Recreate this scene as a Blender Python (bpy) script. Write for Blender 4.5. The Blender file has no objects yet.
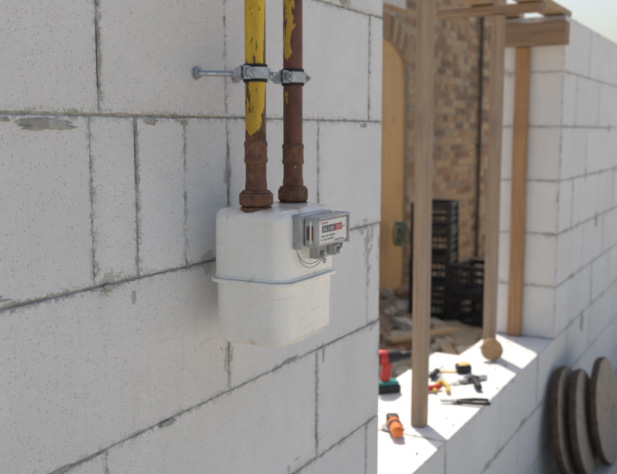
import bpy, bmesh, math, random
from mathutils import Vector, Matrix, noise as mnoise
R=random.Random(7)
sc=bpy.context.scene
COL=sc.collection
# ------------------------------------------------------------------ node helper
class G:
    def __init__(s,name,rough=0.8,metal=0.0):
        s.m=bpy.data.materials.new(name); s.m.use_nodes=True
        s.nt=s.m.node_tree; s.b=s.nt.nodes['Principled BSDF']
        s.b.inputs['Roughness'].default_value=rough; s.b.inputs['Metallic'].default_value=metal
        s._c=None
    def n(s,t,ins=None,**p):
        nd=s.nt.nodes.new(t)
        for k,v in p.items(): setattr(nd,k,v)
        for k,v in (ins or {}).items(): s.put(nd.inputs[k],v)
        return nd
    def put(s,sock,v):
        if isinstance(v,bpy.types.NodeSocket): s.nt.links.new(v,sock)
        else:
            if isinstance(v,(tuple,list)) and len(v)==3 and sock.type=='RGBA': v=(*v,1)
            sock.default_value=v
    def co(s):
        if s._c is None: s._c=s.n('ShaderNodeTexCoord').outputs['Object']
        return s._c
    def map(s,scale=(1,1,1),loc=(0,0,0),vec=None,rot=(0,0,0)):
        return s.n('ShaderNodeMapping',{'Vector':vec or s.co(),'Scale':scale,'Location':loc,'Rotation':rot}).outputs[0]
    def math(s,op,a,b=0.0,c=None,clamp=False):
        nd=s.n('ShaderNodeMath',operation=op,use_clamp=clamp); s.put(nd.inputs[0],a); s.put(nd.inputs[1],b)
        if c is not None: s.put(nd.inputs[2],c)
        return nd.outputs[0]
    def mix(s,f,a,b,blend='MIX'):
        nd=s.n('ShaderNodeMix',data_type='RGBA',blend_type=blend,clamp_factor=True)
        s.put(nd.inputs[0],f); s.put(nd.inputs[6],a); s.put(nd.inputs[7],b); return nd.outputs[2]
    def noise(s,sc_,det=4,rough=.55,vec=None,dist=0):
        return s.n('ShaderNodeTexNoise',{'Vector':vec or s.co(),'Scale':sc_,'Detail':det,'Roughness':rough,'Distortion':dist}).outputs[0]
    def vor(s,sc_,out='Distance',vec=None,rnd=1):
        return s.n('ShaderNodeTexVoronoi',{'Vector':vec or s.co(),'Scale':sc_,'Randomness':rnd}).outputs[out]
    def ss(s,x,a,b,lo=0.0,hi=1.0):
        nd=s.n('ShaderNodeMapRange',{0:x,1:a,2:b,3:lo,4:hi},interpolation_type='SMOOTHSTEP'); return nd.outputs[0]
    def ramp(s,f,stops):
        nd=s.n('ShaderNodeValToRGB',{0:f}); e=nd.color_ramp.elements
        while len(e)<len(stops): e.new(.5)
        for i,(p,c) in enumerate(stops): e[i].position=p; e[i].color=(*c,1)
        return nd.outputs[0]
    def uv(s,name):
        nd=s.n('ShaderNodeUVMap',uv_map=name); sp=s.n('ShaderNodeSeparateXYZ',{0:nd.outputs[0]}); return sp.outputs[0],sp.outputs[1]
    def xyz(s,vec=None):
        sp=s.n('ShaderNodeSeparateXYZ',{0:vec or s.co()}); return sp.outputs
    def col(s,c): s.put(s.b.inputs['Base Color'],c); return s
    def rough(s,c): s.put(s.b.inputs['Roughness'],c); return s
    def bump(s,h,dist=.002,st=1.0):
        nd=s.n('ShaderNodeBump',{'Height':h,'Distance':dist,'Strength':st})
        s.nt.links.new(nd.outputs[0],s.b.inputs['Normal']); return nd.outputs[0]

# ------------------------------------------------------------------ materials
def mat_aac():
    g=G('aerated_concrete',.92)
    t1,t2=g.uv('tint'); ex,ew=g.uv('ed1'); ez,eh=g.uv('ed2')
    d=g.math('MINIMUM',g.math('MINIMUM',ex,ew),g.math('MINIMUM',ez,eh))
    big=g.noise(2.2,3,.6); med=g.noise(14,3,.6)
    base=g.mix(g.ss(big,.35,.68),(.79,.778,.755),(.87,.86,.84))
    base=g.mix(g.math('MULTIPLY',t1,.40),base,(.74,.728,.705))
    base=g.mix(g.ss(med,.48,.75,0,.22),base,(.66,.648,.625))
    st=g.noise(60,2,.6,g.map((1,1,.06)))
    base=g.mix(g.math('MULTIPLY',g.ss(st,.52,.72,0,.22),t2),base,(.62,.605,.58))
    fine=g.noise(480,2,.7)
    base=g.mix(g.ss(fine,.52,.68,0,.36),base,(.55,.54,.515))
    v1=g.n('ShaderNodeTexVoronoi',{'Vector':g.co(),'Scale':270.0}); r1=g.xyz(v1.outputs['Color'])[0]
    pit1=g.math('MULTIPLY',g.ss(v1.outputs['Distance'],.28,.10),g.ss(r1,.74,.90))
    v2=g.n('ShaderNodeTexVoronoi',{'Vector':g.co(),'Scale':52.0}); r2=g.xyz(v2.outputs['Color'])[0]
    pit2=g.math('MULTIPLY',g.ss(g.math('ADD',v2.outputs['Distance'],g.math('MULTIPLY',fine,.14)),.21,.12),g.ss(r2,.955,.97))
    pit=g.math('MAXIMUM',pit1,pit2)
    base=g.mix(g.math('MULTIPLY',pit,.46),base,(.32,.31,.29))
    wob=g.noise(26,4,.68); wob2=g.noise(4.5,2,.6)
    wid=g.math('ADD',g.ss(wob,.46,.74,0,.008),g.math('MULTIPLY',g.ss(wob2,.54,.70,0,.028),g.ss(wob,.40,.62)))
    sm=g.math('MULTIPLY',g.ss(g.math('SUBTRACT',d,wid),.0010,-.0016),g.ss(wid,.0008,.0025))
    base=g.mix(g.math('MULTIPLY',sm,.72),base,g.mix(med,(.33,.325,.28),(.52,.51,.46)))
    base=g.mix(g.math('MULTIPLY',g.ss(d,.035,.0),g.ss(wob2,.42,.62,0,.25)),base,(.60,.59,.55))
    chip=g.math('MULTIPLY',g.ss(d,.012,.001),g.ss(g.noise(75,3,.7),.50,.60))
    base=g.mix(g.math('MULTIPLY',chip,.4),base,(.44,.43,.40))
    sc1=g.noise(1,3,.7,g.map((10,10,75),(1,2,3),rot=(0,.9,0)))
    base=g.mix(g.math('MULTIPLY',g.ss(sc1,.63,.68,0,.35),g.ss(big,.5,.6)),base,(.55,.54,.51))
    w=g.noise(1.3,2,.5,g.map((1.4,1,.7),(3,1,2)))
    base=g.mix(g.ss(w,.50,.72,0,.30),base,(.80,.71,.58))
    g.col(base)
    h=g.math('MULTIPLY',fine,1.0)
    h=g.math('SUBTRACT',h,g.math('MULTIPLY',pit1,1.4))
    h=g.math('SUBTRACT',h,g.math('MULTIPLY',chip,1.2))
    h=g.math('ADD',h,g.math('MULTIPLY',med,1.5))
    g.bump(h,.0024,.9)
    return g.m
def mat_mortar(name='mortar',a=(.34,.33,.29),b=(.55,.54,.49)):
    g=G(name,.95); g.col(g.mix(g.ss(g.noise(34,4,.7),.35,.65),a,b))
    g.bump(g.noise(180,3,.7),.004,1); return g.m
def mat_wood(name,a,b,axis='z',scale=1.0,dirt=(.12,.09,.06)):
    g=G(name,.75)
    s={'z':(60,60,2.2),'x':(2.2,60,60),'y':(60,2.2,60)}[axis]
    s=tuple(v*scale for v in s)
    n1=g.noise(1,5,.65,g.map(s),.8); n2=g.noise(3.5,3,.6)
    c=g.mix(g.ss(n1,.35,.65),a,b)
    c=g.mix(g.ss(g.noise(2.5,4,.7,g.map(tuple(v*1.6 for v in s),(5,3,1))),.56,.7,0,.6),c,dirt)
    c=g.mix(g.ss(n2,.52,.75,0,.5),c,tuple(x*.55 for x in a))
    k=g.n('ShaderNodeTexVoronoi',{'Vector':g.map(tuple(7 if v>10 else 2.5 for v in s)),'Scale':1.0}).outputs['Distance']
    c=g.mix(g.ss(k,.10,.05,0,.75),c,(.10,.055,.03))
    g.col(c); g.bump(n1,.0015,.7); return g.m
def mat_plain(name,c,rough=.5,metal=0,var=.35,sc_=25,bumpd=.0006):
    g=G(name,rough,metal); n=g.noise(sc_,4,.65)
    g.col(g.mix(g.ss(n,.35,.7),c,tuple(x*(1-var) for x in c)))
    g.rough(g.ss(n,.3,.7,max(rough-.12,.02),min(rough+.15,1)))
    g.bump(g.noise(sc_*8,2),bumpd,.6); return g.m
def rustcol(g):
    r=g.noise(75,5,.72)
    return g.ramp(r,[(.25,(.05,.027,.018)),(.42,(.12,.052,.03)),(.58,(.20,.088,.045)),(.76,(.30,.155,.085))])
def mat_rust(name='rust'):
    g=G(name,.66); g.col(rustcol(g)); g.bump(g.noise(220,4,.75),.0012,1); return g.m
def mat_yellow_pipe():
    g=G('worn_yellow_paint',.36)
    ye=g.mix(g.ss(g.noise(30,3,.6,g.map((1,1,.25))),.35,.7),(.70,.44,.018),(.48,.28,.012))
    X=g.xyz()
    n=g.noise(30,5,.72,g.map((1,1,.35)))
    low=g.ss(X[2],1.58,1.47,0,.06); lo2=g.ss(X[2],1.482,1.450,0,.5)
    m=g.ss(g.math('ADD',g.math('ADD',n,low),lo2),.61,.63)
    c=g.mix(m,ye,rustcol(g))
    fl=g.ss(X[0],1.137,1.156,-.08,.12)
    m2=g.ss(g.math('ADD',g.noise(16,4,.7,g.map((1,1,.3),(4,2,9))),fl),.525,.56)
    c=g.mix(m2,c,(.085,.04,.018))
    sp=g.ss(g.noise(130,3,.7,g.map((1,1,.6))),.62,.66,0,.8)
    c=g.mix(sp,c,(.10,.05,.02))
    g.col(c); g.rough(g.ss(m,0,1,.32,.8)); g.bump(g.math('SUBTRACT',g.math('MULTIPLY',g.noise(200,3,.7),.4),m),.0012,.8); return g.m
def mat_brown_pipe():
    g=G('rusty_brown_pipe',.45)
    br=g.mix(g.ss(g.noise(45,5,.7,g.map((1,1,.5))),.35,.65),(.17,.055,.033),(.085,.032,.022))
    X=g.xyz()
    n=g.noise(32,5,.7,g.map((1,1,.3),(1,7,3)))
    up=g.ss(X[2],1.55,1.66,-.07,.04); fl=g.ss(X[0],1.266,1.250,-.04,.05)
    m=g.ss(g.math('ADD',g.math('ADD',n,fl),up),.585,.605)
    c=g.mix(m,br,(.55,.34,.03))
    g.col(c); g.bump(g.math('ADD',g.noise(200,4,.75),g.math('MULTIPLY',m,.6)),.0012,.9); return g.m
def mat_meter():
    g=G('chalky_cream_paint',.3)
    X=g.xyz()
    n=g.noise(9,3,.55)
    c=g.mix(g.ss(n,.35,.7),(.88,.87,.83),(.83,.81,.75))
    rn=g.noise(26,5,.72)
    top=g.ss(X[2],1.325,1.354,0,.20); rim=g.math('MULTIPLY',g.ss(X[2],1.246,1.236,0,1),g.ss(X[2],1.222,1.232,0,.10)); bot=g.ss(X[2],1.150,1.125,0,.13)
    k=g.math('ADD',g.math('ADD',rn,top),g.math('ADD',rim,bot))
    c=g.mix(g.ss(k,.60,.82,0,.58),c,(.56,.38,.19))
    c=g.mix(g.ss(k,.79,.86,0,.85),c,(.20,.085,.04))
    dr=g.noise(1,4,.6,g.map((55,55,3.5)))
    c=g.mix(g.ss(dr,.56,.74,0,.20),c,(.64,.54,.40))
    scr=g.noise(1,3,.6,g.map((20,20,90),(3,3,3)))
    c=g.mix(g.math('MULTIPLY',g.ss(scr,.64,.67,0,.45),g.ss(n,.45,.55)),c,(.52,.49,.44))
    sp=g.math('MULTIPLY',g.ss(g.vor(150),.16,.09),g.ss(rn,.55,.62))
    c=g.mix(g.math('MULTIPLY',sp,.7),c,(.14,.08,.05))
    g.col(c); g.rough(g.ss(rn,.4,.7,.20,.38)); g.bump(g.math('ADD',g.math('MULTIPLY',g.noise(60,2,.5),.5),g.math('MULTIPLY',n,2.2)),.0012,.5)
    g.b.inputs['Coat Weight'].default_value=.25; g.b.inputs['Coat Roughness'].default_value=.15
    return g.m
def mat_brick():
    g=G('stock_brick',.92); t1,t2=g.uv('tint')
    c=g.ramp(t1,[(0,(.46,.32,.18)),(.3,(.52,.37,.21)),(.52,(.42,.26,.145)),(.70,(.34,.18,.10)),(.88,(.20,.135,.09)),(1,(.50,.39,.26))])
    c=g.mix(g.ss(g.noise(40,4,.7),.4,.7,0,.45),c,(.26,.18,.12))
    c=g.mix(g.ss(g.noise(1.4,3,.6),.50,.70,0,.42),c,(.17,.125,.09))
    c=g.mix(g.ss(g.noise(2.3,3,.6,g.map((1,1,1),(7,7,7))),.58,.72,0,.4),c,(.60,.53,.44))
    g.col(c); g.bump(g.noise(90,4,.7),.006,1); return g.m
def mat_soil(name,a,b,sc_=3):
    g=G(name,.97)
    c=g.mix(g.ss(g.noise(sc_,5,.65),.35,.65),a,b)
    v=g.n('ShaderNodeTexVoronoi',{'Vector':g.co(),'Scale':28.0}); r=g.xyz(v.outputs['Color'])[0]
    c=g.mix(g.math('MULTIPLY',g.ss(v.outputs['Distance'],.4,.2),g.ss(r,.6,.8,0,.6)),c,(.54,.50,.43))
    g.col(c); g.bump(g.noise(25,5,.75),.03,1); return g.m
AAC=mat_aac(); MOR=mat_mortar(); 
POST=mat_wood('weathered_post_wood',(.30,.215,.145),(.39,.29,.20),'z')
POST3=mat_wood('orange_board_wood',(.36,.19,.085),(.46,.26,.12),'z')
BRD_X=mat_wood('formwork_wood_x',(.34,.23,.13),(.48,.35,.22),'x')
BRD_Y=mat_wood('formwork_wood_y',(.23,.145,.09),(.34,.225,.14),'y')
PLY=mat_wood('plywood',(.60,.35,.14),(.65,.40,.18),'z',.2,(.50,.29,.13))
RUST=mat_rust(); YP=mat_yellow_pipe(); BP=mat_brown_pipe(); MET=mat_meter()
ZINC=mat_plain('zinc_steel',(.52,.55,.58),.33,.8,.35,60)
STEEL=mat_plain('dull_steel',(.45,.45,.45),.4,.8,.3,60)
BLACK=mat_plain('black_plastic',(.018,.018,.02),.5,0,.3)
RUBBER=mat_plain('black_rubber',(.012,.012,.013),.7,0,.2)
GREYP=mat_plain('grey_plastic',(.48,.48,.47),.28,0,.30,40)
LGREY=mat_plain('label_plate',(.74,.75,.73),.3,0,.12,60,.0001)
WHITE=mat_plain('white_print',(.78,.78,.76),.5,0,.05)
INK=mat_plain('grey_print',(.14,.14,.15),.5,0,.1)
REDP=mat_plain('red_plastic',(.55,.03,.02),.4,0,.2)
ORNG=mat_plain('orange_plastic',(.72,.17,.02),.4,0,.2)
YEL=mat_plain('yellow_plastic',(.62,.42,.05),.4,0,.2)
TEAL=mat_plain('teal_plastic',(.02,.22,.22),.4,0,.2)
GREEN=mat_plain('green_rubber',(.06,.20,.13),.5,0,.3)
BRICK=mat_brick(); 
BMOR=mat_mortar('lime_mortar',(.36,.32,.26),(.50,.45,.38))
PLAS=mat_mortar('pale_render',(.52,.50,.46),(.66,.64,.59))

# ------------------------------------------------------------------ mesh helpers
def newobj(name,bm,mat,parent=None,smooth=False,bevel=0,seg=2,sharp=40):
    me=bpy.data.meshes.new(name); bmesh.ops.recalc_face_normals(bm,faces=bm.faces); bm.to_mesh(me); bm.free()
    ob=bpy.data.objects.new(name,me); COL.objects.link(ob)
    for m in (mat if isinstance(mat,(list,tuple)) else [mat]): me.materials.append(m)
    if smooth:
        for p in me.polygons: p.use_smooth=True
        try: me.set_sharp_from_angle(angle=math.radians(sharp))
        except Exception: pass
    if bevel:
        md=ob.modifiers.new('bev','BEVEL'); md.width=bevel; md.segments=seg; md.limit_method='ANGLE'; md.angle_limit=math.radians(35)
        if not smooth:
            for p in me.polygons: p.use_smooth=True
            try: me.set_sharp_from_angle(angle=math.radians(50))
            except Exception: pass
    if parent:
        ob.parent=parent; ob.matrix_parent_inverse=parent.matrix_basis.inverted()
    return ob
def empty(name,loc=(0,0,0),rotz=0):
    e=bpy.data.objects.new(name,None); e.location=loc; e.rotation_euler=(0,0,rotz); e.empty_display_size=.05; COL.objects.link(e); return e
def bx(bm,x0,x1,y0,y1,z0,z1,M=None,mi=0):
    vs=[bm.verts.new(Vector((x,y,z)) if M is None else M@Vector((x,y,z))) for x in(x0,x1) for y in(y0,y1) for z in(z0,z1)]
    F=[(0,1,3,2),(4,6,7,5),(0,4,5,1),(2,3,7,6),(0,2,6,4),(1,5,7,3)]   # -x +x -y +y -z +z
    fs=[]
    for f in F:
        fc=bm.faces.new([vs[i] for i in f]); fc.material_index=mi; fs.append(fc)
    return fs
def lathe(bm,prof,c=(0,0,0),axis=Vector((0,0,1)),n=40,mi=0,M=None,cap=True):
    axis=Vector(axis).normalized(); q=Vector((0,0,1)).rotation_difference(axis); c=Vector(c)
    rings=[]
    for r,z in prof:
        ring=[]
        for i in range(n):
            a=2*math.pi*(i+.5)/n; p=q@Vector((r*math.cos(a),r*math.sin(a),z))+c
            ring.append(bm.verts.new(M@p if M else p))
        rings.append(ring)
    for a,b in zip(rings[:-1],rings[1:]):
        for i in range(n):
            f=bm.faces.new((a[i],a[(i+1)%n],b[(i+1)%n],b[i])); f.material_index=mi
    if cap:
        f=bm.faces.new(rings[0]); f.material_index=mi
        f=bm.faces.new(rings[-1]); f.material_index=mi
def cyl(bm,p0,p1,r,n=16,mi=0,M=None):
    p0=Vector(p0);p1=Vector(p1); lathe(bm,[(r,0),(r,(p1-p0).length)],p0,(p1-p0),n,mi,M)
def curve(name,pts,r,mat,parent=None):
    cu=bpy.data.curves.new(name,'CURVE'); cu.dimensions='3D'; cu.bevel_depth=r; cu.bevel_resolution=3
    sp=cu.splines.new('BEZIER'); sp.bezier_points.add(len(pts)-1)
    for b,p in zip(sp.bezier_points,pts): b.co=p; b.handle_left_type=b.handle_right_type='AUTO'
    ob=bpy.data.objects.new(name,cu); COL.objects.link(ob); cu.materials.append(mat)
    if parent: ob.parent=parent; ob.matrix_parent_inverse=parent.matrix_basis.inverted()
    return ob

# ------------------------------------------------------------------ block wall (one wall with a window opening)
TH=.30; JX0=1.908; JX1=3.93; SILL=.5; TOP=2.0
wall=empty('block_wall',(0,0,0))
bm=bmesh.new()
def layers(bm): return bm.loops.layers.uv.new('tint'),bm.loops.layers.uv.new('ed1'),bm.loops.layers.uv.new('ed2')
uvt,u1,u2=layers(bm)
def edge_uv(fs,L,a,b,c,d,e,f_,t):
    uvt,u1,u2=L
    for k,f in enumerate(fs):
        for l in f.loops:
            v=l.vert.co; l[uvt].uv=t
            X=(v.x-a,b-v.x); Z=(v.z-c,d-v.z); Y=(v.y-e,f_-v.y)
            if k<2: l[u1].uv=Y; l[u2].uv=Z
            elif k<4: l[u1].uv=X; l[u2].uv=Z
            else: l[u1].uv=X; l[u2].uv=Y
def block(x0,x1,z0,z1,gv=.0030,gh=.0040):
    j=R.uniform(-.0018,.0018); gv*=R.uniform(.5,1.5)
    a=x0+gv/2; b=x1-gv/2
    c=z0+gh/2+R.uniform(-.0012,.0006); d=z1-gh/2+R.uniform(-.0006,.0012)
    t=(R.random(),R.random()); y1=TH+R.uniform(-.001,.001)
    fs=bx(bm,a,b,j,y1,c,d)
    edge_uv(fs,(uvt,u1,u2),a,b,c,d,j,y1,t)
def row(x0,x1,z0,joints):
    xs=[x0]+[j for j in joints if x0+.04<j<x1-.04]+[x1]
    for a,b in zip(xs[:-1],xs[1:]): block(a,b,z0,z0+.25)
def ext(js,x0,x1):
    js=list(js)
    while js[0]-.6>x0: js.insert(0,js[0]-.6)
    while js[-1]+.6<x1: js.append(js[-1]+.6)
    return js
LEFT={1.75:[.913,1.52],1.5:[.913,1.231],1.25:[.893,.990,1.110,1.235,1.575],1.0:[.632,1.232,1.832],.75:[.906,1.572],.5:[.632,1.232,1.832]}
for z0,js in LEFT.items(): row(-1.5,JX0,z0,ext(js,-1.5,JX0) if z0!=1.5 else ext(js,-1.5,1.84))
for k,z0 in enumerate((-.25,0,.25)): row(-1.5,10.2,z0,ext([.932 if k%2 else .632],-1.5,10.2))
for k in range(6):
    z0=.5+.25*k; row(JX1,10.2,z0,ext([JX1+(.6 if k%2 else .3)],JX1,10.2))
newobj('blocks',bm,AAC,wall,bevel=.0022,seg=2)
bm=bmesh.new(); e=.0038
bx(bm,-1.49,JX0-e,e,TH-e,.44,TOP-e); bx(bm,-1.49,10.19,e,TH-e,-.25,SILL-e); bx(bm,JX1+e,10.19,e,TH-e,.44,TOP-e)
newobj('mortar_joints',bm,MOR,wall)
def smear(x,z,w,h,y=-.0005,t=.0035,seed=0):
    bm=bmesh.new(); n=48; rings=[]
    for ri,(rr,tt) in enumerate(((1,0),(.88,.6),(.5,1),(.0,1.05))):
        ring=[]
        for i in range(n):
            a=2*math.pi*i/n
            k=1+.75*mnoise.noise(Vector((math.cos(a)*1.7+seed*3.1,math.sin(a)*1.7,seed)))+.45*mnoise.noise(Vector((math.cos(a)*6,math.sin(a)*6+seed,2)))
            px=x+rr*k*w*math.cos(a); pz=z+rr*k*h*math.sin(a)
            ring.append(bm.verts.new((px,y-t*tt*(1+.5*mnoise.noise(Vector((px*60,pz*60,seed)))),pz)))
        rings.append(ring)
    for a,b in zip(rings[:-1],rings[1:]):
        for i in range(n): bm.faces.new((a[i],a[(i+1)%n],b[(i+1)%n],b[i]))
    bmesh.ops.remove_doubles(bm,verts=bm.verts,dist=.00005)
    newobj('mortar_smear',bm,MOR,wall,smooth=True,sharp=80)
for i,(x,z,w,h) in enumerate([(.805,1.485,.050,.007),(.72,1.492,.03,.005),(1.025,1.491,.016,.006),(1.236,1.41,.004,.05),(.914,1.585,.0025,.05),(.975,1.222,.005,.012),(.918,1.244,.014,.005),
    (1.575,1.30,.003,.05),(.99,1.44,.0018,.05),(1.11,1.49,.012,.004),(.80,1.002,.03,.004),(1.40,1.252,.02,.004),(.85,.762,.05,.008),(.93,.742,.03,.006),(1.70,1.76,.03,.010),(1.233,1.19,.003,.04),
    (1.05,.995,.02,.004),(1.60,.985,.004,.02),(1.45,1.005,.03,.004),(.70,1.262,.03,.005),(1.30,1.497,.015,.004),(1.80,1.49,.02,.006),
    (4.3,.75,.05,.012),(4.9,.98,.03,.04),(4.53,1.25,.02,.03),(5.2,1.5,.04,.02),(4.1,1.0,.03,.008),(4.6,.45,.04,.05),(3.4,.26,.05,.01),(2.9,.25,.05,.012)]):
    smear(x,z,w,h,seed=i+1,t=.0025)

# ------------------------------------------------------------------ gas meter
mx0,mx1,my0,my1=1.112,1.297,-.190,-.045
cx,cy=(mx0+mx1)/2,(my0+my1)/2; hx,hy=(mx1-mx0)/2,(my1-my0)/2
P1=(1.143,-.119); P2=(1.263,-.119)
meter=empty('gas_meter',(cx,cy,1.24))
def rrect(bm,hx,hy,r,z,n=10):
    out=[]
    for (sx,sy,a0) in ((1,1,0),(-1,1,90),(-1,-1,180),(1,-1,270)):
        for i in range(n+1):
            a=math.radians(a0+90*i/n)
            out.append(bm.verts.new((cx+sx*(hx-r)+r*math.cos(a),cy+sy*(hy-r)+r*math.sin(a),z)))
    return out
def loft(bm,secs):
    rs=[rrect(bm,*s) for s in secs]
    for a,b in zip(rs[:-1],rs[1:]):
        n=len(a)
        for i in range(n): bm.faces.new((a[i],a[(i+1)%n],b[(i+1)%n],b[i]))
    bm.faces.new(rs[0]); bm.faces.new(rs[-1])
def shell(z0,z1,hx,hy,r,er,up,taper=0):
    s=[(hx,hy,r,z0)]
    for i in range(0,9):
        a=math.pi/2*i/8; ins=taper+er*(1-math.cos(a)); dz=er*math.sin(a)
        zz=(z1-er+dz) if up else (z1+er-dz)
        s.append((hx-ins,hy-ins,max(r-ins*.8,.006),zz))
    s.append((hx-er-.012-taper,hy-er-.012-taper,.008,z1+(.0015 if up else -.0025)))
    return s
bm=bmesh.new(); loft(bm,shell(1.2325,1.351,hx,hy,.028,.017,True,.001)); newobj('upper_case',bm,MET,meter,smooth=True,sharp=60)
bm=bmesh.new(); loft(bm,shell(1.2325,1.124,hx-.001,hy-.001,.030,.021,False,.0015)); newobj('lower_case',bm,MET,meter,smooth=True,sharp=60)
bm=bmesh.new(); loft(bm,[(hx+.0045,hy+.0045,.033,1.2290),(hx+.0075,hy+.0075,.035,1.2298),(hx+.0075,hy+.0075,.035,1.2348),(hx+.0045,hy+.0045,.033,1.2360)])
newobj('seam_flange',bm,MET,meter,smooth=True,sharp=50)
bm=bmesh.new(); loft(bm,[(hx+.0015,hy+.0015,.031,1.2362),(hx+.003,hy+.003,.032,1.2372),(hx+.0015,hy+.0015,.031,1.2400)]); newobj('crimp_lip',bm,MET,meter,smooth=True)
for P in (P1,P2):
    bm=bmesh.new(); lathe(bm,[(.026,1.346),(.026,1.353),(.0225,1.355)],(P[0],P[1],0)); newobj('port_boss',bm,RUST,meter,smooth=True)
ix0,ix1,iy0,iy1,iz0,iz1=1.140,1.254,-.232,-.183,1.292,1.341
bm=bmesh.new(); bx(bm,ix0,ix1,-.206,iy1,iz0-.005,iz1+.003); newobj('index_base',bm,GREYP,meter,bevel=.005,seg=3)
bm=bmesh.new(); bx(bm,ix0+.004,ix1-.004,iy0,-.2065,iz0,iz1); newobj('index_cover',bm,GREYP,meter,bevel=.006,seg=4)
bm=bmesh.new(); bx(bm,ix0+.0030,ix0+.006,iy0+.007,-.2125,iz0+.012,iz1-.014); newobj('side_window',bm,RUST,meter,bevel=.0012)
bm=bmesh.new(); bx(bm,ix0+.0020,ix0+.0045,iy0+.010,iy0+.0135,iz0+.006,iz1-.006); newobj('side_rib',bm,LGREY,meter,bevel=.0006)
bm=bmesh.new(); bx(bm,ix0+.009,ix1-.009,iy0-.0012,iy0+.002,iz0+.006,iz1-.006); newobj('label_plate',bm,LGREY,meter,bevel=.0008)
bm=bmesh.new(); y=iy0-.0022
bx(bm,ix0+.018,ix0+.060,y,y+.002,1.3155,1.3265); newobj('number_window',bm,INK,meter,bevel=.0004)
bm=bmesh.new(); bx(bm,ix0+.0602,ix0+.086,y,y+.002,1.3155,1.3265); newobj('decimal_window',bm,REDP,meter,bevel=.0004)
def text(s,x,z,size,mat,yy,name='print'):
    cu=bpy.data.curves.new(name,'FONT'); cu.body=s; cu.size=size; cu.extrude=.0001
    ob=bpy.data.objects.new(name,cu); COL.objects.link(ob); cu.materials.append(mat)
    ob.parent=meter; ob.matrix_parent_inverse=meter.matrix_basis.inverted()
    ob.location=(x,yy,z); ob.rotation_euler=(math.pi/2,0,0)
text('0 6 1 4 8',ix0+.0205,1.3178,.0092,WHITE,y-.0002); text('7 2 5',ix0+.063,1.3178,.0092,WHITE,y-.0002)
yy=iy0-.0014
text('m3',ix0+.089,1.3185,.006,INK,yy); text('Qmax 6 m3/h  Qmin 0,04',ix0+.014,1.3085,.0045,INK,yy); text('V 1,2 dm3   pmax 50 kPa',ix0+.014,1.3030,.0042,INK,yy); text('GAS METER',ix0+.014,1.3292,.0045,REDP,yy)
bm=bmesh.new()
for i in range(18): 
    w=R.choice((.0005,.0008,.0011)); xx=ix0+.060+i*.0019; bx(bm,xx,xx+w,yy-.0001,yy+.0008,1.2990,1.3015)
newobj('barcode',bm,INK,meter)
bm=bmesh.new(); 
bx(bm,ix1-.0055,ix1-.002,iy0-.004,-.207,iz0-.001,iz1+.001); bx(bm,ix0+.006,ix1-.006,iy0-.004,iy0+.001,iz1-.0035,iz1+.0005)
newobj('index_hood',bm,GREYP,meter,bevel=.0012)
bm=bmesh.new(); bx(bm,1.196,1.262,-.2055,-.187,1.266,1.2865); bx(bm,1.228,1.246,-.221,-.206,1.270,1.288); bx(bm,1.252,1.270,-.214,-.206,1.272,1.296)
newobj('index_bracket',bm,GREYP,meter,bevel=.002)
bm=bmesh.new(); cyl(bm,(1.237,-.2215,1.2785),(1.237,-.228,1.2785),.006,6); cyl(bm,(1.208,-.206,1.275),(1.208,-.2125,1.275),.0045,14); cyl(bm,(1.262,-.2145,1.284),(1.262,-.219,1.284),.004,12)
newobj('screws',bm,ZINC,meter,bevel=.0006)
curve('seal_wire',[(1.208,-.212,1.276),(1.185,-.206,1.263),(1.160,-.200,1.266),(1.142,-.196,1.285),(1.136,-.192,1.300)],.0007,STEEL,meter)
curve('seal_wire',[(1.208,-.213,1.274),(1.190,-.203,1.256),(1.162,-.197,1.260),(1.146,-.194,1.282)],.0007,STEEL,meter)
bm=bmesh.new(); lathe(bm,[(.003,0),(.0048,.0006),(.0048,.0024),(.003,.003)],(1.203,-.212,1.264),(0,-1,0),18); newobj('lead_seal',bm,STEEL,meter,smooth=True)

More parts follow.
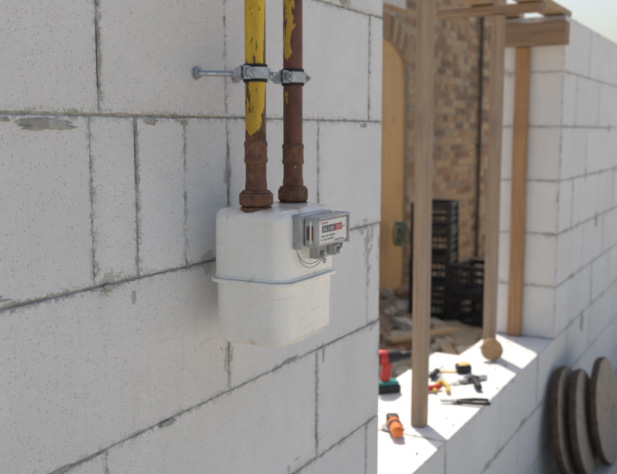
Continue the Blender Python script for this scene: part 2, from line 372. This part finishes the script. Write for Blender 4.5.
# ------------------------------------------------------------------ gas pipes
def hexn(bm,c,r,z0,z1,n=6,rot=0):
    prof=[(r*.9,z0),(r,z0+(z1-z0)*.14),(r,z1-(z1-z0)*.14),(r*.9,z1)]
    M=Matrix.Translation((c[0],c[1],0))@Matrix.Rotation(rot,4,'Z')
    lathe(bm,prof,(0,0,0),(0,0,1),n,0,M)
def gaspipe(P,mat,rotn,zc):
    e=empty('gas_pipe',(P[0],P[1],1.7))
    r=.0168
    bm=bmesh.new(); lathe(bm,[(r,1.385),(r,1.50),(r,2.9)],(P[0],P[1],0),n=48); newobj('pipe',bm,mat,e,smooth=True)
    bm=bmesh.new(); z=zc
    lathe(bm,[(.0170,z-.004),(.0184,z-.002),(.0193,z+.001),(.0191,z+.004),(.0183,z+.006),(.0183,z+.023),(.0191,z+.025),(.0193,z+.028),(.0184,z+.031),(.0169,z+.033)],(P[0],P[1],0),n=48)
    newobj('coupling',bm,RUST,e,smooth=True,sharp=60)
    bm=bmesh.new(); lathe(bm,[(.0174,1.378),(.0180,1.385),(.0178,1.392),(.0169,1.396)],(P[0],P[1],0),n=48); newobj('union_tail',bm,RUST,e,smooth=True)
    bm=bmesh.new(); hexn(bm,P,.0280,1.3555,1.3775,8,rotn); newobj('union_nut',bm,RUST,e,bevel=.0015)
    bm=bmesh.new(); lathe(bm,[(.0245,1.3773),(.0225,1.3805),(.0178,1.3815)],(P[0],P[1],0),n=48); newobj('nut_collar',bm,RUST,e,smooth=True)
    z=1.568
    bm=bmesh.new(); lathe(bm,[(.0170,z-.0140),(.0194,z-.0140),(.0198,z),(.0194,z+.0140),(.0170,z+.0140)],(P[0],P[1],0),n=48,cap=False); newobj('clamp_rubber',bm,RUBBER,e,smooth=True)
    bm=bmesh.new(); lathe(bm,[(.0199,z-.0090),(.0218,z-.0090),(.0218,z+.0090),(.0199,z+.0090)],(P[0],P[1],0),n=48,cap=False)
    for s in (-1,1):
        x0=P[0]+s*.0210; x1=P[0]+s*.038
        bx(bm,min(x0,x1),max(x0,x1),P[1]-.0056,P[1]-.0022,z-.0105,z+.0105)
        bx(bm,min(x0,x1),max(x0,x1),P[1]+.0022,P[1]+.0056,z-.0105,z+.0105)
    newobj('clamp_band',bm,ZINC,e,smooth=True)
    bm=bmesh.new()
    for s in (-1,1):
        xs=P[0]+s*.030
        cyl(bm,(xs,P[1]-.018,z),(xs,P[1]+.016,z),.0036,14); cyl(bm,(xs,P[1]-.0125,z),(xs,P[1]-.0059,z),.0075,6); cyl(bm,(xs,P[1]+.0059,z),(xs,P[1]+.0125,z),.0075,6)
    newobj('clamp_bolts',bm,ZINC,e,bevel=.0005)
    bm=bmesh.new()
    prof=[]; L=-P[1]-.0235; k=int(L/.0016)
    for i in range(k): 
        s_=i*L/k; prof+= [(.0052,s_),(.0044,s_+L/k*.5)]
    lathe(bm,prof,(P[0],P[1]+.0225,z),(0,1,.05),16); newobj('threaded_rod',bm,ZINC,e,smooth=True)
    bm=bmesh.new(); cyl(bm,(P[0],P[1]+.0225,z),(P[0],P[1]+.037,z+.0008),.0105,6); cyl(bm,(P[0],-.011,z+.0045),(P[0],-.0032,z+.0048),.0095,6)
    cyl(bm,(P[0],-.0032,z+.0045),(P[0],-.0012,z+.0045),.0120,24); newobj('rod_nuts',bm,ZINC,e,bevel=.0006)
    return e
gaspipe(P1,YP,.2,1.428); gaspipe(P2,BP,.5,1.422)

# ------------------------------------------------------------------ timber props and formwork
def timber(name,x0,x1,y0,y1,z0,z1,mat,rot=None,bev=.003):
    c=Vector(((x0+x1)/2,(y0+y1)/2,z0))
    bm=bmesh.new(); hx_,hy_=(x1-x0)/2,(y1-y0)/2
    bx(bm,-hx_,hx_,-hy_,hy_,0,z1-z0)
    L=[x1-x0,y1-y0,z1-z0]; ax=L.index(max(L))
    edges=[e_ for e_ in bm.edges if abs((e_.verts[0].co-e_.verts[1].co)[ax])>.9*L[ax]]
    bmesh.ops.subdivide_edges(bm,edges=edges,cuts=8)
    s=R.random()*50
    for v in bm.verts:
        t=v.co[ax]/L[ax]; o=Vector((mnoise.noise(Vector((t*2,s,0))),mnoise.noise(Vector((t*2,s,9))),mnoise.noise(Vector((t*2,s,19)))))*.004
        o[ax]=0
        v.co+=o
    ob=newobj(name,bm,mat,bevel=bev); ob.location=c
    if rot: ob.rotation_euler=rot
    return ob
timber('wooden_prop',2.505,2.554,.105,.150,.501,2.0-.04,POST,(0,math.radians(-.3),0))
timber('wooden_prop',3.482,3.534,.160,.210,.501,2.0-.04,POST,(0,0,math.radians(6)))
timber('wooden_prop',3.900,3.924,.152,.218,.501,1.862,POST3)
timber('formwork_bearer',3.852,3.927,-.02,.335,1.865,1.968,BRD_Y)
timber('formwork_bearer',3.475,3.54,.0,.45,1.962,1.998,BRD_Y)
timber('formwork_bearer',2.50,2.565,-.05,.40,1.962,1.998,BRD_Y)
timber('formwork_board',1.75,4.05,.0,.11,2.004,2.029,BRD_X)
timber('formwork_board',1.70,4.02,.21,.31,2.004,2.029,BRD_X)

# ------------------------------------------------------------------ brick wall of the neighbouring house
YB=2.0; bw=empty('brick_wall',(7.2,YB,0))
bm=bmesh.new(); uvt=bm.loops.layers.uv.new('tint')
AX,HW,SP,RISE=6.44,.54,2.05,.20; RI=(HW**2+RISE**2)/(2*RISE); ZC=SP+RISE-RI; RE=RI+.215
zex=ZC+RE*math.cos(math.asin(HW/RI)); hex_=RE*HW/RI
def excl(z):
    if z<SP: return HW
    if z<zex: return HW+(hex_-HW)*(z-SP)/(zex-SP)
    q=RE*RE-(z-ZC)**2
    return math.sqrt(q) if q>0 else 0
def brick(x0,x1,z0,z1,M=None):
    if x1-x0<.03: return
    fs=bx(bm,x0+.005,x1-.005,YB+R.uniform(-.003,.003),YB+.1,z0+.005,z1-.005,M)
    t=(R.random(),R.random())
    for f in fs:
        for l in f.loops: l[uvt].uv=t
BX0,BX1,BZ1=4.2,10.0,3.45
k=0; z=-.15
while z<BZ1:
    h=excl(z+.0375); ivs=[(BX0,AX-h),(AX+h,BX1)] if h>0 else [(BX0,BX1)]
    off=(.1125 if k%2 else 0)
    x=BX0-.225+off
    header=(k%4==3); 
    while x<BX1:
        w=.225 if not header else .1125
        for a,b in ivs:
            lo,hi=max(a,x),min(b,x+w)
            if hi>lo: brick(lo,hi,z,z+.075)
        x+=w
    z+=.075; k+=1
am=math.asin(HW/RI); nv=17
for i in range(nv):
    a=-am+2*am*(i+.5)/nv; wv=2*am*RI/nv
    M=Matrix.Translation((AX,0,ZC))@Matrix.Rotation(a,4,'Y')
    brick(-wv/2-.001,wv/2+.001,RI,RI+.213,M)
newobj('bricks',bm,BRICK,bw,bevel=.004,seg=1)
bm=bmesh.new(); pts=[(BX0,-.2),(AX-HW,-.2)]+[(AX+RI*math.sin(-am+2*am*i/16),ZC+RI*math.cos(-am+2*am*i/16)) for i in range(17)]+[(AX+HW,-.2),(BX1,-.2),(BX1,BZ1),(BX0,BZ1)]
f=bm.faces.new([bm.verts.new((x,YB+.009,z)) for x,z in pts])
r=bmesh.ops.extrude_face_region(bm,geom=[f]); bmesh.ops.translate(bm,verts=[v for v in r['geom'] if isinstance(v,bmesh.types.BMVert)],vec=(0,.22,0))
bmesh.ops.triangulate(bm,faces=bm.faces); newobj('mortar',bm,BMOR,bw)
bm=bmesh.new(); bx(bm,5.85,7.02,YB+.04,YB+.058,-.15,2.3); newobj('plywood_sheet',bm,PLY,bw,bevel=.002)
bm=bmesh.new(); bx(bm,5.2,6.85,YB-.016,YB-.004,2.52,3.40); newobj('plaster_patch',bm,PLAS,bw,bevel=.004)
bm=bmesh.new(); cyl(bm,(8.95,1.965,-.1),(8.95,1.965,3.4),.022,20)
for zz in (.4,1.3,2.2,3.1): cyl(bm,(8.95,1.965,zz),(8.95,1.965,zz+.05),.028,20)
newobj('drainpipe',bm,mat_plain('old_iron',(.10,.085,.07),.7,0,.4),None,smooth=True)

# ------------------------------------------------------------------ ground
SOIL=mat_soil('pale_site_ground',(.54,.50,.43),(.64,.60,.535)); SOILY=mat_soil('yard_earth',(.34,.27,.19),(.50,.42,.31),5)
bm=bmesh.new(); bmesh.ops.create_grid(bm,x_segments=60,y_segments=60,size=300)
for v in bm.verts: v.co.z=-.15
newobj('ground',bm,SOIL)
bm=bmesh.new(); nx,ny=150,36
vs=[[bm.verts.new((1+i*11/nx,.31+j*1.72/ny,.0+.05*mnoise.noise(Vector((i*.13,j*.2,1)))+.035*mnoise.noise(Vector((i*.5,j*.7,4)))+.02+.07*math.exp(-((j/ny-1)**2)*12))) for j in range(ny+1)] for i in range(nx+1)]
for i in range(nx):
    for j in range(ny): bm.faces.new((vs[i][j],vs[i+1][j],vs[i+1][j+1],vs[i][j+1]))
newobj('yard_ground',bm,SOILY,smooth=True,sharp=180)
def stone(bm,c,s,mi):
    r=bmesh.ops.create_icosphere(bm,subdivisions=2,radius=1)
    q=Matrix.Rotation(R.random()*6.3,3,(R.uniform(-1,1),R.uniform(-1,1),1)); k=R.random()*99
    d=Vector((s*R.uniform(.8,1.4),s*R.uniform(.6,1),s*R.uniform(.4,.8)))
    for v in r['verts']:
        p=v.co*(1+.45*mnoise.noise(v.co*1.1+Vector((k,0,0))))
        v.co=q@Vector((p.x*d.x,p.y*d.y,p.z*d.z))+Vector(c)
        for f in v.link_faces: f.material_index=mi
bm=bmesh.new()
def yz(y): return .02+.07*math.exp(-(((y-.31)/1.72-1)**2)*12)
for i in range(450):
    x=R.uniform(3.6,8.8); y=R.uniform(.4,1.95); s=R.choice((.012,.018,.025,.035,.05))*R.uniform(.8,1.3)
    stone(bm,(x,y,yz(y)+s*.3),s,R.choice((0,0,1,2)))
for i in range(45):
    x=R.uniform(3.8,8.0); y=R.uniform(.5,1.9)
    M=Matrix.Translation((x,y,yz(y)+.03+R.random()*.02))@Matrix.Rotation(R.random()*3.1,4,'Z')@Matrix.Rotation(R.uniform(-.4,.4),4,'X')
    bx(bm,-R.uniform(.05,.10),R.uniform(.05,.10),-.05,.05,-.03,.03,M,R.choice((2,1,0)))
RB=mat_plain('broken_brick',(.40,.25,.16),.95,0,.4,30,.004); RC=mat_plain('rubble_stone',(.50,.45,.37),.95,0,.3,30,.004); RA=mat_plain('block_chips',(.62,.60,.55),.95,0,.2,30,.004)
newobj('rubble',bm,[RC,RA,RB])
for i,(x,y,a,L) in enumerate([(4.9,.85,.5,.9),(5.2,1.15,-.3,.7),(4.5,.75,.1,.6)]):
    o=timber('scrap_plank',-L/2,L/2,-.04,.04,0,.022,BRD_X); o.location=(x,y,.08+.02*i); o.rotation_euler=(.05,.06,a)
bm=bmesh.new(); L3=layers(bm)
for z0,a,b in ((0.0,2.80,3.40),(.2,2.84,3.46),(0.0,3.42,3.86),(.2,3.48,3.80)):
    fs=bx(bm,a,b,.325,.60-z0*.3,z0,z0+.197)
    edge_uv(fs,L3,a,b,z0,z0+.197,.325,.6,(.3,.5))
newobj('concrete_block',bm,AAC,bevel=.004)
hp=[]
for i in range(26):
    a=i*2*math.pi/8.0; hp.append((6.62+.075*math.sin(a)+.006*math.sin(i*1.7),1.965-.0035*i,.60+.10*math.cos(a)))
hp+=[(6.70,1.80,.38),(6.76,1.68,.17),(6.60,1.57,.11),(6.35,1.60,.11)]
curve('garden_hose',hp,.008,GREEN)

# ------------------------------------------------------------------ crates
def crate(name,loc,rot,W=.36,D=.28,H=.215):
    bm=bmesh.new(); t=.012; w,d=W/2,D/2
    for s in (-1,1):
        for (zz0,zz1) in ((0,.03),(.075,.092),(.125,.142),(H-.035,H)):
            bx(bm,-w,w,s*d-t/2,s*d+t/2,zz0,zz1); bx(bm,s*w-t/2,s*w+t/2,-d,d,zz0,zz1)
        n=9
        for i in range(n+1):
            x=-w+W*i/n; bx(bm,x-.004,x+.004,s*d-t/2+.002,s*d+t/2-.002,.005,H-.005)
        for i in range(8):
            y=-d+D*i/7; bx(bm,s*w-t/2+.002,s*w+t/2-.002,y-.004,y+.004,.005,H-.005)
        for s2 in (-1,1): bx(bm,s*w-.02,s*w+.02,s2*d-.02,s2*d+.02,-.001,H+.003)
        bx(bm,-w-.008,w+.008,s*d-.012,s*d+.012,H-.012,H+.002); bx(bm,s*w-.012,s*w+.012,-d-.008,d+.008,H-.012,H+.002)
    for i in range(9): x=-w+W*(i+.5)/9; bx(bm,x-.012,x+.012,-d,d,.002,.010)
    o=newobj(name,bm,BLACK,bevel=.0015,seg=1); o.location=loc; o.rotation_euler=(0,0,rot); return o
for i in range(4): crate('plastic_crate',(6.22+R.uniform(-.015,.015),1.44+R.uniform(-.015,.015),.05+i*.222),math.radians(8+R.uniform(-4,4)))
for i in range(2): crate('plastic_crate',(6.12,1.05,.04+i*.222),math.radians(-12+i*5))

# ------------------------------------------------------------------ tools on the sill
def tool(name,loc,rz,parts,rx=0,s=1):
    e=bpy.data.objects.new(name,None); COL.objects.link(e); e.empty_display_size=.05
    for pn,fn,mat,bev in parts:
        bm=bmesh.new(); fn(bm); o=newobj(pn,bm,mat,None,bevel=bev); o.parent=e
        for p_ in o.data.polygons: p_.use_smooth=True
        o.data.set_sharp_from_angle(angle=math.radians(45))
    e.location=loc; e.rotation_euler=(rx,0,rz); e.scale=(s,s,s); return e
rz=math.atan2(-.8746,.4848)
def d_body(bm): lathe(bm,[(.020,-.085),(.030,-.078),(.031,-.02),(.029,.03),(.022,.045)],(0,0,.155),(1,0,0),24)
def d_chuck(bm): lathe(bm,[(.018,.045),(.021,.05),(.021,.075),(.013,.092),(.006,.094)],(0,0,.155),(1,0,0),20)
def d_bit(bm): cyl(bm,(.094,0,.155),(.19,0,.155),.004,10)
def d_handle(bm):
    M=Matrix.Translation((-.03,0,.04))@Matrix.Rotation(math.radians(8),4,'Y'); bx(bm,-.02,.018,-.016,.016,-.01,.095,M)
def d_bat(bm): bx(bm,-.075,.035,-.036,.036,.0,.035)
def d_foot(bm): bx(bm,-.065,.028,-.031,.031,.0355,.05)
def d_ring(bm): lathe(bm,[(.0315,-.06),(.0325,-.055),(.0325,-.03),(.0318,-.025)],(0,0,.155),(1,0,0),24)
tool('cordless_drill',(3.12,.485,.3985),rz+.25,[('motor_housing',d_body,BLACK,.003),('red_band',d_ring,REDP,0),('chuck',d_chuck,BLACK,.001),('drill_bit',d_bit,STEEL,0),('handle',d_handle,REDP,.006),('battery',d_bat,BLACK,.005),('battery_mount',d_foot,TEAL,.004)],s=.95)
def pl_h(bm):
    for s in (-1,1):
        pts=[(-.01,s*.004),(-.04,s*.016),(-.08,s*.026),(-.12,s*.026),(-.14,s*.022)]
        for (a,b),(c,d) in zip(pts[:-1],pts[1:]): cyl(bm,(a,b,.009),(c,d,.009),.0075,12)
def pl_j(bm):
    cyl(bm,(0,0,.003),(0,0,.016),.013,18)
    for s in (-1,1):
        M=Matrix.Translation((0,s*.0045,.0095))@Matrix.Rotation(s*-.05,4,'Z'); bx(bm,0,.055,-.0042,.0042,-.005,.005,M)
tool('pliers',(3.01,.225,.5015),.35,[('handles',pl_h,YEL,0),('jaws',pl_j,STEEL,.001)])
tool('pliers',(2.80,.10,.5015),2.0,[('handles',pl_h,BLACK,0),('jaws',pl_j,STEEL,.001)],s=.9)
def tm_b(bm): bx(bm,-.034,.034,-.030,.030,0,.036)
def tm_g(bm): lathe(bm,[(.024,0),(.026,.002),(.022,.004)],(0,0,.0355),(0,0,1),28)
def tm_t(bm): bx(bm,.034,.115,-.009,.009,.002,.0032); bx(bm,.115,.117,-.009,.009,-.001,.012)
tool('tape_measure',(3.20,.20,.5015),2.1,[('case',tm_b,BLACK,.009),('face',tm_g,YEL,0),('blade',tm_t,YEL,0)],s=.9)
def sd_h(bm): lathe(bm,[(.006,0),(.013,.006),(.0145,.03),(.012,.07),(.014,.085),(.008,.10)],(0,0,.0155),(1,0,0),10)
def sd_s(bm): cyl(bm,(.1,0,.0155),(.2,0,.008),.003,10)
tool('screwdriver',(2.97,.06,.5015),.5,[('handle',sd_h,BLACK,.001),('shaft',sd_s,STEEL,0)])
tool('screwdriver',(2.86,.24,.5015),-.55,[('handle',sd_h,REDP,.001),('shaft',sd_s,STEEL,0)],s=.85)
tool('screwdriver',(3.02,.27,.5015),.1,[('handle',sd_h,BLACK,.001),('shaft',sd_s,STEEL,0)])
def ct_b(bm): bx(bm,-.075,.06,-.013,.013,0,.016)
def ct_c(bm): bx(bm,-.03,.03,-.0145,.0145,.004,.020)
def ct_k(bm): bx(bm,.06,.10,-.009,.009,.006,.0072)
tool('utility_knife',(3.09,.13,.5015),2.6,[('body',ct_b,STEEL,.004),('grip',ct_c,BLACK,.003),('blade',ct_k,STEEL,0)])
def h_h(bm): lathe(bm,[(.014,0),(.015,.02),(.011,.09),(.012,.17),(.010,.20)],(0,0,.022),(1,0,0),14)
def h_d(bm): bx(bm,.195,.235,-.05,.05,.002,.042)
tool('club_hammer',(3.12,.37,.3985),-.4,[('handle',h_h,POST3,0),('head',h_d,STEEL,.005)])
def ag_b(bm): lathe(bm,[(.014,-.075),(.022,-.068),(.024,-.02),(.026,.01),(.026,.03),(.020,.038)],(0,0,.032),(1,0,0),24)
def ag_h(bm): bx(bm,.036,.088,-.024,.024,.010,.056)
def ag_d(bm): lathe(bm,[(.045,0),(.045,.003)],(.064,0,.005),(0,0,1),36)
def ag_g(bm): lathe(bm,[(.0265,-.018),(.0275,-.012),(.0275,.0),(.0265,.006)],(0,0,.032),(1,0,0),24)
tool('angle_grinder',(2.41,.165,.5015),.55,[('motor_housing',ag_b,ORNG,0),('gear_head',ag_h,BLACK,.008),('disc',ag_d,STEEL,0),('grip_ring',ag_g,BLACK,0)],s=.85)
bm=bmesh.new()
for i in range(170):
    x=R.uniform(2.2,3.85); s=R.choice((.0015,.002,.003,.005)); stone(bm,(x,R.uniform(.01,.29),.5+s*.35),s,R.choice((0,1,1)))
newobj('mortar_crumbs',bm,[RC,RA])

# ------------------------------------------------------------------ log slices
def mat_slice(name,a,b):
    g=G(name,.85); X=g.xyz()
    rr=g.math('SQRT',g.math('ADD',g.math('MULTIPLY',X[0],X[0]),g.math('MULTIPLY',X[1],X[1])))
    rr=g.math('ADD',rr,g.math('MULTIPLY',g.noise(9,3),.02))
    ring=g.math('SINE',g.math('MULTIPLY',rr,520))
    c=g.mix(g.ss(ring,-.6,.9),a,b)
    ang=g.math('ARCTAN2',X[1],X[0]); w=g.n('ShaderNodeCombineXYZ',{0:g.math('MULTIPLY',ang,3.0),1:g.math('MULTIPLY',rr,2.0)})
    cr=g.ss(g.noise(2.2,3,.6,w.outputs[0]),.60,.64)
    c=g.mix(g.math('MULTIPLY',cr,.75),c,(.05,.035,.025))
    c=g.mix(g.ss(g.noise(14,4,.7),.5,.72,0,.45),c,tuple(x*.55 for x in a))
    g.col(c); g.bump(g.math('SUBTRACT',g.noise(60,4),g.math('MULTIPLY',cr,1.5)),.003,.8); return g.m
SL1=mat_slice('weathered_end_grain',(.33,.26,.195),(.45,.375,.295)); SL2=mat_slice('fresh_end_grain',(.46,.27,.12),(.56,.36,.18)); BARK=mat_plain('bark',(.13,.085,.055),.95,0,.5,30,.006)
def logslice(name,r,t,loc,rot,face,seed,bark=BARK):
    bm=bmesh.new(); n=96
    def rad(a): return r*(1+.05*mnoise.noise(Vector((math.cos(a)*1.2,math.sin(a)*1.2,seed)))+.02*mnoise.noise(Vector((math.cos(a)*9,math.sin(a)*9,seed))))
    rings=[]
    for (k,zz) in ((.93,-t/2),(.985,-t/2),(1,-t/2+t*.1),(1.01,0),(1,t/2-t*.1),(.985,t/2),(.93,t/2)):
        rings.append([bm.verts.new((k*rad(2*math.pi*i/n)*math.cos(2*math.pi*i/n),k*rad(2*math.pi*i/n)*math.sin(2*math.pi*i/n),zz)) for i in range(n)])
    for j,(a,b) in enumerate(zip(rings[:-1],rings[1:])):
        for i in range(n):
            f=bm.faces.new((a[i],a[(i+1)%n],b[(i+1)%n],b[i])); f.material_index=0 if j in(0,5) else 1
    bm.faces.new(rings[0]); bm.faces.new(rings[-1])
    o=newobj(name,bm,[face,bark],smooth=True,sharp=40); o.location=loc; o.rotation_euler=rot; return o
rx=math.radians(90-9)
logslice('log_slice',.26,.035,(3.95,-.075,.105),(rx,0,.0),SL1,1)
logslice('log_slice',.25,.035,(4.00,-.140,.095),(rx,.0,.02),SL1,2)
logslice('log_slice',.26,.035,(4.20,-.205,.105),(rx,.0,-.03),SL1,3)
logslice('wood_offcut',.047,.02,(3.425,.150,.548),(math.radians(80),0,math.radians(-62)),SL2,5,POST)
bm=bmesh.new(); lathe(bm,[(.045,-.2),(.05,-.19),(.048,.19),(.044,.2)],(3.6,-.42,-.10),(1,.25,0),20); newobj('firewood_log',bm,BRD_X,smooth=True)

# ------------------------------------------------------------------ camera, light, sky
cam_d=bpy.data.cameras.new('camera'); cam=bpy.data.objects.new('camera',cam_d); COL.objects.link(cam)
cam_d.sensor_width=36; cam_d.lens=36*832/617; cam_d.clip_start=.02; cam_d.clip_end=2000
p=math.radians(7.2); a=math.radians(29)
cam.location=(0,-.85,1.475)
fw=Vector((math.cos(p)*math.cos(a),math.cos(p)*math.sin(a),-math.sin(p)))
cam.rotation_euler=fw.to_track_quat('-Z','Y').to_euler()
cam_d.dof.use_dof=True; cam_d.dof.focus_distance=1.30; cam_d.dof.aperture_fstop=6.3
sc.camera=cam
EL,AZ=58,45
sd=bpy.data.lights.new('sun','SUN'); sd.energy=5.0; sd.angle=math.radians(.5); sd.color=(1,.93,.83)
so=bpy.data.objects.new('sun',sd); COL.objects.link(so)
v=Vector((math.cos(math.radians(EL))*math.sin(math.radians(AZ)),math.cos(math.radians(EL))*math.cos(math.radians(AZ)),math.sin(math.radians(EL))))
so.rotation_euler=v.to_track_quat('Z','Y').to_euler(); so.location=v*20
w=bpy.data.worlds.new('World'); sc.world=w; w.use_nodes=True; nt=w.node_tree
sky=nt.nodes.new('ShaderNodeTexSky'); sky.sky_type='NISHITA'; sky.sun_disc=False; sky.sun_elevation=math.radians(EL); sky.sun_rotation=math.radians(AZ); sky.dust_density=4.0; sky.air_density=1.2; sky.ozone_density=1.0
bg=nt.nodes['Background']; nt.links.new(sky.outputs[0],bg.inputs[0]); bg.inputs[1].default_value=.15
sc.view_settings.view_transform='Standard'; sc.view_settings.look='None'; sc.view_settings.exposure=0
